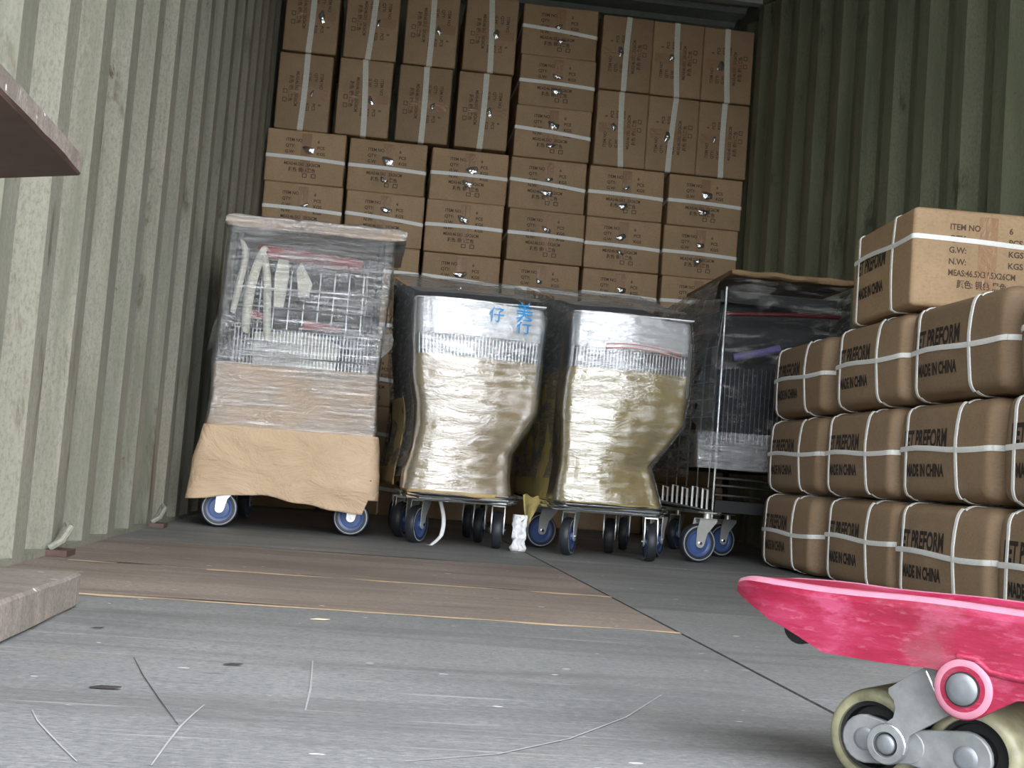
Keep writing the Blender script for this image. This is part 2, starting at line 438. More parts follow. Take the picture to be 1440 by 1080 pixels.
mb = MB()
prof = []; y = Y0
while y < Y1 + .2:
    for dy, d in ((0, 0), (.06, 0), (.085, -.02), (.165, -.02), (.19, 0)):
        if y + dy < Y1 + .04: prof.append((y + dy, ZC + d + .02))
    y += .21
mb.grid([[Vector((x, yy, z + t_)) for yy, z in prof] for x, t_ in ((-XW - .05, 0), (XW + .05, 0), (XW + .05, .006), (-XW - .05, .006))], MAT['ceil'])
for yb in (5.2, 6.0):   # roof bows that show above the cartons
    mb.box((-XW, yb, ZC - .055), (XW, yb + .05, ZC + .01), MAT['ceil'])
struct(mb.build('ceiling', smooth=False))
mb = MB(); mb.box((-XW - .06, Y1, -.1), (XW + .06, Y1 + .05, ZC + .09), MAT['wall_r'])
struct(mb.build('wall_back', smooth=False))

# floor: plywood panels with open joints
mb = MB()
mb.box((-XW - .01, Y0, -.12), (XW + .01, Y1, -.028), MAT['gap'])
def panel(x0, y0, x1, y1, m, edge=None):
    vs = [(x0, y0), (x1, y0), (x1, y1), (x0, y1)]
    mb.prism([(0, 0)], 0, m) if False else None
    mb.box((x0, y0, -.028), (x1, y1, 0.0), m)
XS = -.073
gp = .003
# right half: long grey sheets
for a, b in ((Y0, 1.2), (1.2, 3.62), (3.62, 5.2), (5.2, Y1)):
    panel(XS + gp, a + gp, XW, b - gp, MAT['floor'])
# left half: grey, then three brown strips, then grey again
for a, b, m in ((Y0, .72, 'floor'), (.72, 1.975, 'floor'), (1.975, 2.54, 'floor_b'), (2.54, 3.26, 'floor_b'), (3.26, 4.6, 'floor'), (4.6, Y1, 'floor')):
    x0 = -XW if m == 'floor' else -XW + .085
    panel(-XW, a + gp, XS - gp, b - gp, MAT[m])
# pale broken edges of the sheets beside the joints
def ragged(x0, x1, y, w, z=.0006, seed=0):
    rows = [[], []]
    n = int((x1 - x0) / .012)
    for i in range(n + 1):
        x = x0 + (x1 - x0) * i / n
        q = max(0, .5 + noise.noise(Vector((x * 9, seed, 0))) * 1.2) * w
        rows[0].append(Vector((x, y, z))); rows[1].append(Vector((x, y - q, z)))
    mb.grid(rows, MAT['edge'])
ragged(-1.02, XS, 1.974, .030, seed=1); ragged(-.86, XS, 2.535, .034, seed=2); ragged(-1.12, -1.03, 2.537, .03, seed=7)
def ragged_dark(x0, x1, y, w, seed):
    rows = [[], []]
    n = 60
    for i in range(n + 1):
        x = x0 + (x1 - x0) * i / n
        q = max(.0, .55 + noise.noise(Vector((x * 6, seed, 3)))) * w * sin(pi * i / n)
        rows[0].append(Vector((x, y + q, .0008))); rows[1].append(Vector((x, y - q * .6, .0008)))
    mb.grid(rows, MAT['gap'])
ragged_dark(-1.08, -.86, 2.545, .014, 4); ragged_dark(-.72, -.5, 2.545, .012, 5); ragged_dark(-.42, -.2, 2.54, .008, 6)
ragged_dark(-1.1, -.1, 3.262, .013, 8); ragged_dark(-.95, -.6, 1.985, .006, 9)
# scratches and scuffs (worn into the boards)
def scratch(pts, w, mat='scuff'):
    rows = [[], []]
    n = len(pts)
    for i, (x, y) in enumerate(pts):
        a = pts[max(i - 1, 0)]; b = pts[min(i + 1, n - 1)]
        d = Vector((b[0] - a[0], b[1] - a[1], 0)).normalized(); nn = Vector((-d.y, d.x, 0))
        ww = w * (.35 + .65 * sin(pi * (i + .5) / n))
        rows[0].append(Vector((x, y, .0009)) + nn * ww); rows[1].append(Vector((x, y, .0009)) - nn * ww)
    mb.grid(rows, MAT[mat])
scratch([(-.828, 1.091), (-.814, 1.051), (-.796, 1.01), (-.778, .97), (-.757, .925)], .0008)
scratch([(-.707, .924), (-.707, 1.0), (-.706, 1.06), (-.703, 1.11), (-.699, 1.157)], .0009)
scratch([(-.53, .979), (-.456, 1.021), (-.387, 1.097), (-.314, 1.213), (-.245, 1.359)], .001)
scratch([(-.801, 1.397), (-.774, 1.291), (-.739, 1.168), (-.709, 1.067)], .0005, 'gap')
scratch([(-.612, 1.157), (-.612, 1.267), (-.617, 1.448)], .001)
scratch([(-.024, 1.968), (.035, 1.938), (.096, 1.95)], .0009)

struct(mb.build('floor', smooth=False))

# ------------------------------------------------------------------ cartons
def carton_map(w, L, h, r, bul):
    H = (w / 2, L / 2, h / 2)
    def f(p):
        q = [max(-(H[i] - r), min(H[i] - r, p[i])) for i in range(3)]
        d = Vector((p[0] - q[0], p[1] - q[1], p[2] - q[2]))
        if d.length < 1e-9: d = Vector((0, -1, 0))
        n = d.normalized()
        b = 1
        for i in range(3):
            b *= (1 - min(1, abs(p[i]) / H[i]) ** 2 * (1 - abs(n[i])) ) if abs(n[i]) < .99 else 1
        b *= 0.0 if abs(n[2]) > .7 else (.25 if abs(n[1]) > .7 else 1)
        wob = noise.noise(Vector((p[0] * 7, p[1] * 7, p[2] * 7 + h * 50))) * bul * .5
        return Vector(q) + n * (r + bul * b + wob * b), n
    return f
def axis_samples(H, r, n):
    a = [-H, -H + r * .35, -H + r * .7, -H + r]
    return a + [(-H + r) + (2 * (H - r)) * i / n for i in range(1, n)] + [-q for q in a[::-1]]
def carton_body(w, L, h, r, bul, mat):
    f = carton_map(w, L, h, r, bul); mb = MB()
    X, Y, Z = (axis_samples(q / 2, r, 7) for q in (w, L, h))
    for s in (-1, 1):
        mb.grid([[f((x, y, s * h / 2))[0] for x in X] for y in Y], mat)
        mb.grid([[f((x, s * L / 2, z))[0] for x in X] for z in Z], mat)
        mb.grid([[f((s * w / 2, y, z))[0] for y in Y] for z in Z], mat)
    me = mb.mesh('carton_body')
    bm = bmesh.new(); bm.from_mesh(me)
    bmesh.ops.remove_doubles(bm, verts=bm.verts, dist=1e-5)
    bmesh.ops.recalc_face_normals(bm, faces=bm.faces)
    for fc in bm.faces: fc.smooth = True
    for ed in bm.edges: ed.smooth = True
    bm.to_mesh(me); bm.free()
    return me
def band(f, path, wid, axis, mat, off=.0016, closed=True):
    axis = Vector(axis)
    """ribbon laid over the box: path = points on the cube, axis = direction of the ribbon's width"""
    mb = MB(); rows = []
    for p in path:
        a = Vector(p) - axis * wid / 2; b = Vector(p) + axis * wid / 2
        pa, na = f(a); pb, nb = f(b)
        rows.append([pa + na * .0001, pa + na * off, (pa + pb) / 2 + na * off * 1.5, pb + nb * off, pb + nb * .0001])
    if closed: rows.append(rows[0])
    mb.grid(rows, mat)
    return mb.mesh('strap')
TS = [0, .008, .018, .03, .045, .065, .09, .14, .25, .4, .5, .6, .75, .86, .91, .935, .955, .97, .982, .992]
def ring_h(w, L, z0, z1, n=14):
    """around the box at height z0 on the left end of the front face, z1 on the right end"""
    P = []
    for q in TS: P.append((-w / 2 + w * q, -L / 2, z0 + (z1 - z0) * q + .003 * sin(pi * q)))
    for q in TS: P.append((w / 2, -L / 2 + L * q, z1))
    for q in TS: P.append((w / 2 - w * q, L / 2, z1 + (z0 - z1) * q))
    for q in TS: P.append((-w / 2, L / 2 - L * q, z0 + .004 * sin(2 * pi * q)))
    return P
def ring_g(w, h, y, dy=.0, n=12):
    P = []
    for q in TS: P.append((-w / 2, y + dy * sin(pi * q), -h / 2 + h * q))
    for q in TS: P.append((-w / 2 + w * q, y, h / 2))
    for q in TS: P.append((w / 2, y, h / 2 - h * q))
    for q in TS: P.append((w / 2 - w * q, y, -h / 2))
    return P
END_TEXT = [('ITEM NO', -.098, .079, .021, 'LEFT', .92), ('6', .052, .079, .021, 'LEFT', 1), ('QTY:', -.098, .050, .021, 'LEFT', .95), ('PCS', .052, .050, .021, 'LEFT', 1),
            ('G.W:', -.098, .021, .021, 'LEFT', .95), ('KGS', .052, .021, .021, 'LEFT', 1), ('N.W:', -.098, -.008, .021, 'LEFT', .95), ('KGS', .052, -.008, .021, 'LEFT', 1),
            ('MEAS:46.5X37.5X26CM', -.098, -.036, .0215, 'LEFT', .80), ('\u989c\u8272: \u94f6\u8272 \u9ed1\u8272', -.075, -.064, .022, 'LEFT', .85), ('\u25a1  \u25a1', -.01, -.09, .026, 'LEFT', 1.1)]
tm_end = text_mesh('end_text', END_TEXT, MAT['ink_mid'], .0005)
tm_end_soft = text_mesh('end_text_faded', END_TEXT, MAT['ink_soft'], .0006)
tm_side = [text_mesh('side_text', [('PET PREFORM', -.200, .027, .058, 'LEFT', .68)], MAT['ink'], .0022), text_mesh('side_text', [('MADE IN CHINA', -.172, -.047, .039, 'LEFT', .70)], MAT['ink'], .0018)]
def wrap_text(me, f, face, w, L):
    """lay a flat lettering mesh onto the box's end (-y) or side (-x) face"""
    m2 = me.copy()
    for v in m2.vertices:
        x, z = v.co.x, v.co.z
        p, n = f((x, -L / 2, z)) if face == 'end' else f((-w / 2, -x, z))
        v.co = p + n * .0007
    return m2
def carton_kit(w, L, h, r, bul, mat, girth, side, straps, soft=False, sw=.0175, smat='strap'):
    f = carton_map(w, L, h, r, bul)
    kit = {'body': carton_body(w, L, h, r, bul, mat), 'h': [], 'girth': [], 'text': []}
    for z0, z1 in straps: kit['h'].append(band(f, ring_h(w, L, z0, z1), sw, Vector((0, 0, 1)), MAT[smat], .002))
    if girth:
        for y, dy in ((-.098, .008), (.188, -.006)): kit['girth'].append(band(f, ring_g(w, h, y, dy), .0125, Vector((0, 1, 0)), MAT['strap'], .002))
    kit['text'].append(wrap_text(tm_end_soft if soft else tm_end, f, 'end', w, L))
    if side: kit['text'] += [wrap_text(q, f, 'side', w, L) for q in tm_side]
    kit['tape'] = band(f, [(0, -L / 2, -.075 * (1 - i / 12) + (h / 2) * i / 12) for i in range(13)] + [(0, -L / 2 + L * i / 8, h / 2) for i in range(9)], .048, Vector((1, 0, 0)), MAT['tape'], .0005, closed=False)
    return kit
def dome():  # clear tape wrinkle, domed so that it always shows a bright glint
    mb = MB(); rows = []
    for j in range(13):
        rho = j / 12
        row = []
        for i in range(24):
            a_ = 2 * pi * i / 24
            w_ = 1 + .45 * noise.noise(Vector((cos(a_) * 1.4, sin(a_) * 1.4, 7)))
            x, z = rho * cos(a_) * .019 * w_, rho * sin(a_) * .014 * w_
            hgt = .0052 * (1 - rho ** 2) + .0012 * noise.noise(Vector((x * 160, z * 160, 0))) * (1 - rho)
            row.append(Vector((x, -hgt, z)))
        rows.append(row)
    mb.grid(rows, MAT['clear'], closed=True)
    return mb.mesh('tape_glint')
ME_DOME = dome()
def put_carton(kit, label, loc, rot=(0, 0, 0), group=None, lettered=True, glint=0):
    o = link('carton', kit['body'], None, loc, rot)
    tag(o, label, 'carton', group)
    link('strap', random.choice(kit['h']), o)
    for m in kit['girth']: link('strap', m, o)
    if lettered:
        link('packing_tape', kit['tape'], o)
        for m in kit['text']: link('printed_lettering', m, o)
    for i in range(glint):
        d = link('clear_tape_glint', ME_DOME, o, (random.uniform(-.012, .012), -CL / 2 - .0015, (.036, -.052)[i] + random.uniform(-.012, .012)), (random.uniform(-.08, .25), random.uniform(-.5, .5), random.uniform(-.12, .12)))
        q = random.uniform(.8, 1.7); d.scale = (q, 1, q * random.uniform(.6, 1.2))
    return o
CW, CL, CH = .374, .465, .2566
RP = .2575            # row pitch of the flat cartons
YB = 6.125
back = carton_kit(CW, CL, CH, .008, .0006, MAT['carton'], False, False, [(.008, .0), (.012, -.012), (-.004, -.012), (.004, .004), (.016, -.010)])
backv = carton_kit(CW, CL, CH, .008, .0006, MAT['carton2'], False, False, [(.004, -.004), (.012, -.008), (-.008, .010), (.0, .0)], True, .027, 'strap_g')
ORD = ['first', 'second', 'third', 'fourth', 'fifth', 'sixth', 'seventh']
DROP = [.004, .008, .014, .019, .021, .022]
RC = [RP - q / 7 for q in DROP]
for row in range(7):
    for c in range(6):
        x = -1.175 + .391 * (c + .5)
        y = YB + CL / 2 + random.uniform(0, .02)
        col = ['leftmost', 'second from left', 'third from left', 'fourth from left', 'fifth from left', 'rightmost'][c]
        rw = 'top full-width flat layer' if row == 6 else ORD[6 - row] + ' full-width flat layer down'
        o = put_carton(back, 'carton in the end stack, %s of the %s' % (col, rw), (x + random.uniform(-.004, .004), y, RC[c] * row + RC[c] / 2),
                   (0, 0, radians(random.uniform(-.8, .8))), 'flat-lying cartons of the end stack', row >= 2, random.choice((1, 2, 2)) if row >= 3 else 0)
        o.scale.z = (RC[c] - .0008) / CH
ZT = RP * 7
for k in range(2):
    lay = 'lower' if k == 0 else 'upper'
    for c in range(4):
        x = -1.166 + .1345 + .2885 * c + (.012 if k == 0 else .02)
        col = ['leftmost', 'second', 'third', 'fourth'][c]
        put_carton(backv, 'upright carton high in the end stack, %s of the left four, %s layer' % (col, lay), (x, YB + CL / 2 + random.uniform(0, .02), ZT - .0005 - .0 + CW / 2 + .3805 * k),
                   (0, radians(90), 0), 'upright cartons at top left of the end stack', True, 1)
    for c in range(3):
        x = .404 + .1285 + .2575 * c
        col = ['nearest the flat column', 'in the middle', 'nearest the right wall'][c]
        put_carton(backv, 'upright carton of the right three, %s, %s layer' % (col, lay), (x, YB + CL / 2 + random.uniform(0, .02), ZT + .0035 - DROP[4] + CW / 2 + .3805 * k),
                   (0, radians(-90), 0), 'upright cartons at top right of the end stack', True, 1)
for k in range(3):
    put_carton(back, 'flat carton in the narrow column between upright cartons, %s of its three' % ['bottom', 'middle', 'top'][k], (.197, YB + CL / 2 + .01 * k, ZT - DROP[3] + .001 + RP * k + CH / 2),
               (0, 0, radians((-.6, .7, -.4)[k])), 'flat cartons between the upright ones', True, 2)

# the nearer stack against the right wall
SL, SH = .481, .2355
near = carton_kit(.370, SL, SH - .004, .036, .012, MAT['carton_shaded'], True, True, [(.004, -.002), (.010, .0), (-.002, .006), (.0, -.006)], sw=.0125)
nk = {}
xs = .725 + .188 + .004
pos = ['deepest', 'second from the deep end', 'third from the deep end', 'nearest the doors']
rows_y = [[4.12, 3.545, 3.05, 2.55], [4.13, 3.58, 3.082, 2.54], [4.12, 3.54, 3.045, 2.49]]
for k, ys in enumerate(rows_y):
    z = .2385 * k + SH / 2 + .002
    for i, yb_ in enumerate(ys):
        o = put_carton(near, 'carton in the right wall stack, %s layer, %s' % (['bottom', 'middle', 'third'][k], pos[i]), (xs + random.uniform(-.006, .006), yb_ - SL / 2 - .004, z),
                       (0, 0, radians(random.uniform(-.6, .6))), 'cartons stacked against the right wall')
o = put_carton(carton_kit(.376, .46, .25, .014, .004, MAT['carton'], True, True, [(.050, .036)], sw=.0125), 'strapped carton set alone on top of the right wall stack', (xs + .004, 3.235, SH * 3 + .013 + .125), (0, 0, radians(-3.5)), None)

# ------------------------------------------------------------------ casters
RWH = .0575
mbt = MB(); Mx = Matrix.Rotation(radians(90), 4, 'X')
mbt.lathe([(.040, -.014), (.046, -.015), (.054, -.0135), (RWH, -.007), (RWH, .007), (.054, .0135), (.046, .015), (.040, .014)], MAT['tyre'], Mx, 40)
for s in (-1, 1): mbt.lathe([(.0485, s * .0152), (.0515, s * .0148)], MAT['tyre_ring'], Mx, 40)
ME_TYRE = mbt.mesh('tyre')
mbt = MB(); mbt.lathe([(.0, -.0165), (.012, -.0165), (.013, -.011), (.030, -.010), (.033, -.0125), (.042, -.0125), (.042, .0125), (.033, .0125), (.030, .010), (.013, .011), (.012, .0165), (0, .0165)], MAT['blue'], Mx, 40)
ME_CORE = mbt.mesh('wheel_core')
mbt = MB()
def fork_leg(yo):
    out = []
    for i in range(9):
        a = radians(200 + 140 * i / 8); out.append((.014 * cos(a), .014 * sin(a)))
    out += [(.022, .03), (.052, .066), (.052, .074), (-.004, .074), (-.012, .04)]
    mbt.prism(out, .003, MAT['fork'], Matrix.Translation((0, yo, 0)))
fork_leg(-.021); fork_leg(.018)
mbt.box((-.004, -.021, .071), (.052, .021, .075), MAT['fork'])
mbt.tube([(.028, 0, .074), (.028, 0, .092)], .011, MAT['fork'], 12)
mbt.tube([(0, -.026, 0), (0, .026, 0)], .005, MAT['chrome'], 8)
mbt.box((.008, -.02, .090), (.048, .02, .094), MAT['fork'])
ME_FORK = mbt.mesh('caster_fork')
def caster(parent, x, y, ang=0, s=1.0):
    """bracket with its wheel; ang turns the disc away from facing the doors"""
    o = link('caster', ME_FORK, parent, (x, y, RWH * s + .0005), (0, 0, radians(ang))); o.scale = (s, s, s)
    link('tyre', ME_TYRE, o); link('wheel_core', ME_CORE, o)
    return o

# ------------------------------------------------------------------ wrapped trolleys
def interp(tab, z):
    if z <= tab[0][0]: return tab[0][1:]
    for a, b in zip(tab, tab[1:]):
        if z <= b[0]:
            t_ = (z - a[0]) / (b[0] - a[0]); t_ = t_ * t_ * (3 - 2 * t_) if False else t_
            return tuple(p + (q - p) * t_ for p, q in zip(a[1:], b[1:]))
    return tab[-1][1:]
def cv(k, u):
    return k * (max(0, u - .33) / .67) ** 1.5 + k * .12 * (max(0, .15 - u) / .15) ** 2
def shell(mat, prof, yf, y_end, z0, z1, off=0., top=lambda y: None, flare=.0, amp=.004, seed=0, fr=12, nz=40, rc=.03, y_start=None, zb=lambda p: 0, lean=0., xr_flare=None, cvx=0.):
    """sheet wrapped round the front and both sides: prof = (z, left x, right x) at the front"""
    mb = MB(); rows = []
    xrf = flare if xr_flare is None else xr_flare
    for j in range(nz + 1):
        v = j / nz; row = []
        def pt(kind, q):
            # kind: L side (q = y), F front (q = 0..1), R side
            yy = q if kind != 'F' else yf
            zt = top(yy) if top(yy) is not None else z1
            z = z0 + (zt - z0) * v
            zref = z0 + (z1 - z0) * v
            xl, xr = interp(prof, zref)
            return xl, xr, z
        nside = 16
        ye = y_end
        for i in range(nside):
            yy = ye + (yf + rc - ye) * i / (nside - 1)
            if y_start is not None and yy < y_start: continue
            xl, xr, z = pt('L', yy)
            row.append((Vector((xl - off - flare * (yy - yf), yy, z)), Vector((-1, 0, 0))))
        if y_start is None:
            nf = 34
            xl, xr, z = pt('F', 0)
            xl -= off; xr += off; yo = yf - off
            for i in range(1, 5):
                a = pi + pi / 2 * i / 5
                row.append((Vector((xl + rc + rc * cos(a), yo + cv(cvx, 0) * i / 5 + rc + rc * sin(a), z)), Vector((cos(a), sin(a), 0))))
            for i in range(nf + 1):
                row.append((Vector((xl + rc + (xr - xl - 2 * rc) * i / nf, yo + cv(cvx, i / nf), z)), Vector((0, -1, 0))))
            for i in range(1, 5):
                a = 1.5 * pi + pi / 2 * i / 5
                row.append((Vector((xr - rc + rc * cos(a), yo + cvx + rc + rc * sin(a), z)), Vector((cos(a), sin(a), 0))))
            for i in range(nside):
                yy = yf + rc + cvx - (off if i == 0 else 0) + (ye - yf - rc - cvx) * i / (nside - 1)
                xl, xr, z = pt('R', yy)
                row.append((Vector((xr + off + xrf * (yy - yf), yy, z)), Vector((1, 0, 0))))
        out = []
        for p, n in row:
            q = p * fr
            d = noise.noise(Vector((q.x, q.y, q.z * .8 + seed))) + .5 * noise.noise(Vector((q.x * 2.3, q.y * 2.3, q.z * 2.6 + seed * 3)))
            p = p + n * d * amp
            p.y += lean * (p.z - z0)
            if v < .5: p.z += zb(p) * (1 - v * 2)
            out.append(p)
        rows.append(out)
    mb.grid(rows, mat)
    return mb
def lid(mat, prof, yf, y_end, z1, top, off=0., flare=0., amp=.006, seed=3, xrf=None, rc=.02):
    mb = MB(); rows = []
    xl, xr = interp(prof, z1); xrf = flare if xrf is None else xrf
    for j in range(25):
        yy = yf - off + (y_end - yf + off) * j / 24
        a = xl - off - flare * (yy - yf); b = xr + off + xrf * (yy - yf)
        if j == 0: a += rc * .6; b -= rc * .6
        row = []
        for i in range(27):
            x = a + (b - a) * i / 26
            z = top(yy) + off + noise.noise(Vector((x * 9, yy * 5, seed))) * amp
            row.append(Vector((x, yy, z)))
        rows.append(row)
    mb.grid(rows, mat)
    return mb
def wires(mb, prof, yf, z0, z1, y_side, pitch, r, flare=0., inset=.004, nh=4, sides=(-1, 1), cvx=.055):
    """upright wires with a few level ones on the front and along the sides"""
    xl0, xr0 = interp(prof, (z0 + z1) / 2)
    n = int((xr0 - xl0) / pitch)
    for i in range(n + 1):
        t_ = i / n
        a = interp(prof, z0); b = interp(prof, z1)
        pa = (a[0] + inset + (a[1] - a[0] - 2 * inset) * t_, yf + inset + cv(cvx, t_), z0); pb = (b[0] + inset + (b[1] - b[0] - 2 * inset) * t_, yf + inset + cv(cvx, t_), z1)
        mb.tube([pa, pb], r, MAT['wire'], 5)
    for j in range(nh):
        z = z0 + (z1 - z0) * j / (nh - 1); a = interp(prof, z); rw = r * (1.8 if j in (0, nh - 1) else 1.1)
        mb.tube([(a[0] + inset - flare * (y_side - yf), y_side, z), (a[0] + inset, yf + .03, z), (a[0] + .03, yf + inset, z)] + [(a[0] + inset + (a[1] - a[0] - 2 * inset) * q / 10, yf + inset + cv(cvx, q / 10), z) for q in range(1, 11)] + [(a[1] - inset, yf + .03 + cvx, z), (a[1] - inset + flare * (y_side - yf), y_side, z)], rw, MAT['wire'], 6)
    m = int((y_side - yf) / (pitch * 1.6))
    for s in sides:
        for i in range(1, m):
            yy = yf + (y_side - yf) * i / m
            a = interp(prof, z0); b = interp(prof, z1); k = 0 if s < 0 else 1
            mb.tube([(a[k] - s * inset + s * flare * (yy - yf), yy, z0), (b[k] - s * inset + s * flare * (yy - yf), yy, z1)], r, MAT['wire'], 4)

def nose_nest(label, prof, yf, kraft, casters, x_in, kraft_low=.155, fl=.075, fr_=.0, kd=.30):
    """nested wire trolleys seen from their low nose end, wrapped in paper, foam and film"""
    t = thing('wrapped_trolley_nest', label, 'trolley', (0, 0, 0), (0, 0, 0), 'nested trolleys wrapped nose first')
    yE = yf + 1.05; ztf = .735
    top = lambda y: ztf + (y - yf) * .20 if y > yf else ztf
    # nested baskets behind the wrapping
    inner = [(z, a + .006, b - .012) for z, a, b in prof]
    mb = shell(MAT['inner'], inner, yf + .09, yE - .02, .20, ztf - .02, 0, lambda y: top(y) - .035, fl, .0, nz=10, xr_flare=fr_)
    m2 = lid(MAT['inner'], inner, yf + .09, yE - .02, ztf - .02, lambda y: top(y) - .035, 0, fl, 0, xrf=fr_)
    mb.add(m2.v, m2.f, MAT['inner'])
    mb.build('basket_filler', t)
    mb = MB(); wires(mb, prof, yf + .012, .50, .665, yf + .75, .0105, .0014, 0, nh=5)
    mb.build('wire_basket', t)
    # white foam over the nose
    mb = shell(MAT['foam'], prof, yf, yf + .13, .628, .728, .004, None or (lambda y: None), .02, .006, seed=yf * 9, fr=14, nz=10, rc=.04, cvx=.055)
    m2 = lid(MAT['foam'], prof, yf + .03, yf + .13, .728, lambda y: .7275 + .006 * min(1, (y - yf) / .04), .004, .0, .002, rc=.035)
    mb.add(m2.v, m2.f, MAT['foam'])
    for kx in (interp(prof, .728)[0] + .0, ):
        pass
    fo = mb.build('foam_cover', t)
    sol = fo.modifiers.new('thickness', 'SOLIDIFY'); sol.thickness = .004; sol.offset = -1
    # paper
    kp = shell(kraft, prof, yf, yf + kd, kraft_low, .566, .003, lambda y: None, .03, .009, seed=prof[0][1] * 20, fr=10, nz=44, rc=.04, cvx=.055, zb=lambda p: .010 * noise.noise(p * 9)).build('kraft_paper', t)
    sol = kp.modifiers.new('thickness', 'SOLIDIFY'); sol.thickness = .0012
    kp = shell(kraft, prof, yf, yf + .92, .17, .46, .0, lambda y: None, fl, .008, seed=prof[0][1] * 11, fr=9, nz=24, y_start=yf + .43, xr_flare=fr_).build('kraft_paper', t)
    sol = kp.modifiers.new('thickness', 'SOLIDIFY'); sol.thickness = .0012
    # film
    shell(MAT['film_thick'], prof, yf, yf + .16, .168, .733, .012, lambda y: None, .03, .004, seed=2.2 + prof[0][1], fr=11, nz=60, rc=.04, cvx=.055).build('stretch_film', t)
    mb = shell(MAT['film_grey'], prof, yf + .10, yE, .23, ztf, .008, lambda y: top(y), fl, .005, seed=5 + prof[0][1], fr=8, nz=30, xr_flare=fr_)
    mb2 = MB()
    # only the two sides of this layer: the front has its own clear film
    keep = [i for i, f_ in enumerate(mb.f) if sum(mb.v[q][1] for q in f_) / len(f_) > yf + .13]
    mb2.add(mb.v, [mb.f[i] for i in keep], MAT['film_grey'])
    m3 = lid(MAT['film_grey'], prof, yf + .10, yE, ztf, top, .006, fl, .010, seed=prof[0][1], xrf=fr_)
    mb2.add(m3.v, m3.f, MAT['film_grey'])
    mb2.build('stretch_film', t)['label'] = 'dull grey layered film over the flanks and top'
    # chassis rods
    xl, xr = x_in
    mb = MB()
    for i, (dy, dz) in enumerate(((0, 0), (.018, .012), (.036, -.010), (.07, .006))):
        mb.tube([(xl - .004 * i, yf + .5, .155 + dz), (xl, yf + .07 + dy, .152 + dz), (xl + .03, yf + .035 + dy, .150 + dz), (xr - .03, yf + .035 + dy, .150 + dz), (xr, yf + .07 + dy, .152 + dz), (xr + .006 * i, yf + .5, .155 + dz)], .0048, MAT['chrome'], 8)
    for s, x in ((-1, xl), (1, xr)):
        mb.tube([(x, yf + .4, .158), (x + s * .01, yf + 1.0, .17)], .009, MAT['dark'], 8)
    mb.build('chassis', t)
    for (x, y, a) in casters: caster(t, x, y, a)
    return t

profB = [(.15, -.452, -.150), (.22, -.448, -.158), (.29, -.432, -.160), (.36, -.425, -.115), (.42, -.428, -.088), (.50, -.446, -.086), (.58, -.452, -.083), (.70, -.462, -.078), (.735, -.462, -.085)]
profC = [(.15, -.004, .318), (.20, .000, .300), (.28, .006, .270), (.34, .004, .315), (.42, .002, .366), (.50, .000, .372), (.58, .006, .376), (.70, .008, .374), (.735, .010, .368)]
TB = nose_nest('trolley nest in tan paper and film with blue characters on its white foam', profB, 3.75, MAT['kraft_g'],
          [(-.405, 3.98, 62), (-.156, 3.97, 84), (-.185, 4.28, 80), (-.445, 4.25, 70), (-.45, 4.45, 75), (-.20, 4.55, 80), (-.45, 4.66, 70)], (-.440, -.120), .158)
TC = nose_nest('trolley nest in yellowish paper and film, plain white foam with pale red print', profC, 3.75, MAT['kraft_y'],
          [(.055, 3.90, 66), (.010, 4.22, 18), (.302, 3.865, 86), (.24, 4.2, 80), (.385, 4.14, 62), (.04, 4.52, 60), (.35, 4.5, 75)], (-.004, .335), .165, .03, .04, .85)
# print on the foam
def foam_print(parent, cx, cz, yf, lines, mat, name='printed_characters'):
    me = text_mesh('foam_text', lines, mat, .0)
    for v in me.vertices: v.co.y = cv(.055, (v.co.x + cx + .42) / .30)
    o = link(name, me, parent, (cx, yf - .0235, cz))
    return o
foam_print(TB, -.145, .688, 3.75, [('\u7f8e', .0, .024, .056, 'CENTER', 1), ('\u884c', .0, -.020, .05, 'CENTER', 1)], MAT['blueink'])['label'] = 'bright blue printed characters'
foam_print(TB, -.145, .688, 3.75, [('\u4ed4', -.085, .004, .048, 'CENTER', 1)], MAT['blueink'])['label'] = 'paler blue printed character'
mb = MB()
for i in range(2):
    mb.tube([(x, 3.733 + cv(.055, (x - .05) / .30), .632 - i * .012 + .012 * sin((x - .05) * 11)) for x in [.10 + .024 * k for k in range(11)]], .0016, MAT['redink'], 4)
mb.build('printed_line', TC)
# paper flap and plastic tails hanging under the nests
mb = MB(); rows = []
for j in range(10):
    v = j / 9
    rows.append([Vector((-.078 + .075 * u + .02 * v - (.06 * v * u if True else 0), 4.02 + .02 * sin(u * 4) + .08 * u, .17 - .13 * v * (1 - .35 * u) + .01 * noise.noise(Vector((u * 3, v * 3, 0))))) for u in [i / 10 for i in range(11)]])
mb.grid(rows, MAT['kraft_y'])
o = mb.build('hanging_paper_flap', TC); o.modifiers.new('t', 'SOLIDIFY').thickness = .001

def handle_cart(t, prof, yf, depth, top_z, board, film, kraft_bands):
    """tall handle end of nested trolleys; film over a dark inside"""
    yE = yf + depth
    inner = [(z, a + .03, b - .03) for z, a, b in prof]
    z_in0 = .33
    mb = MB()
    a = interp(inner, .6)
    mb.box((a[0] - .015, yf + .17, z_in0), (a[1] + .015, yE - .03, .90), MAT['dark'])  # black block whose colour stands in for the shade inside
    mb.build('basket_filler', t)
    return yE

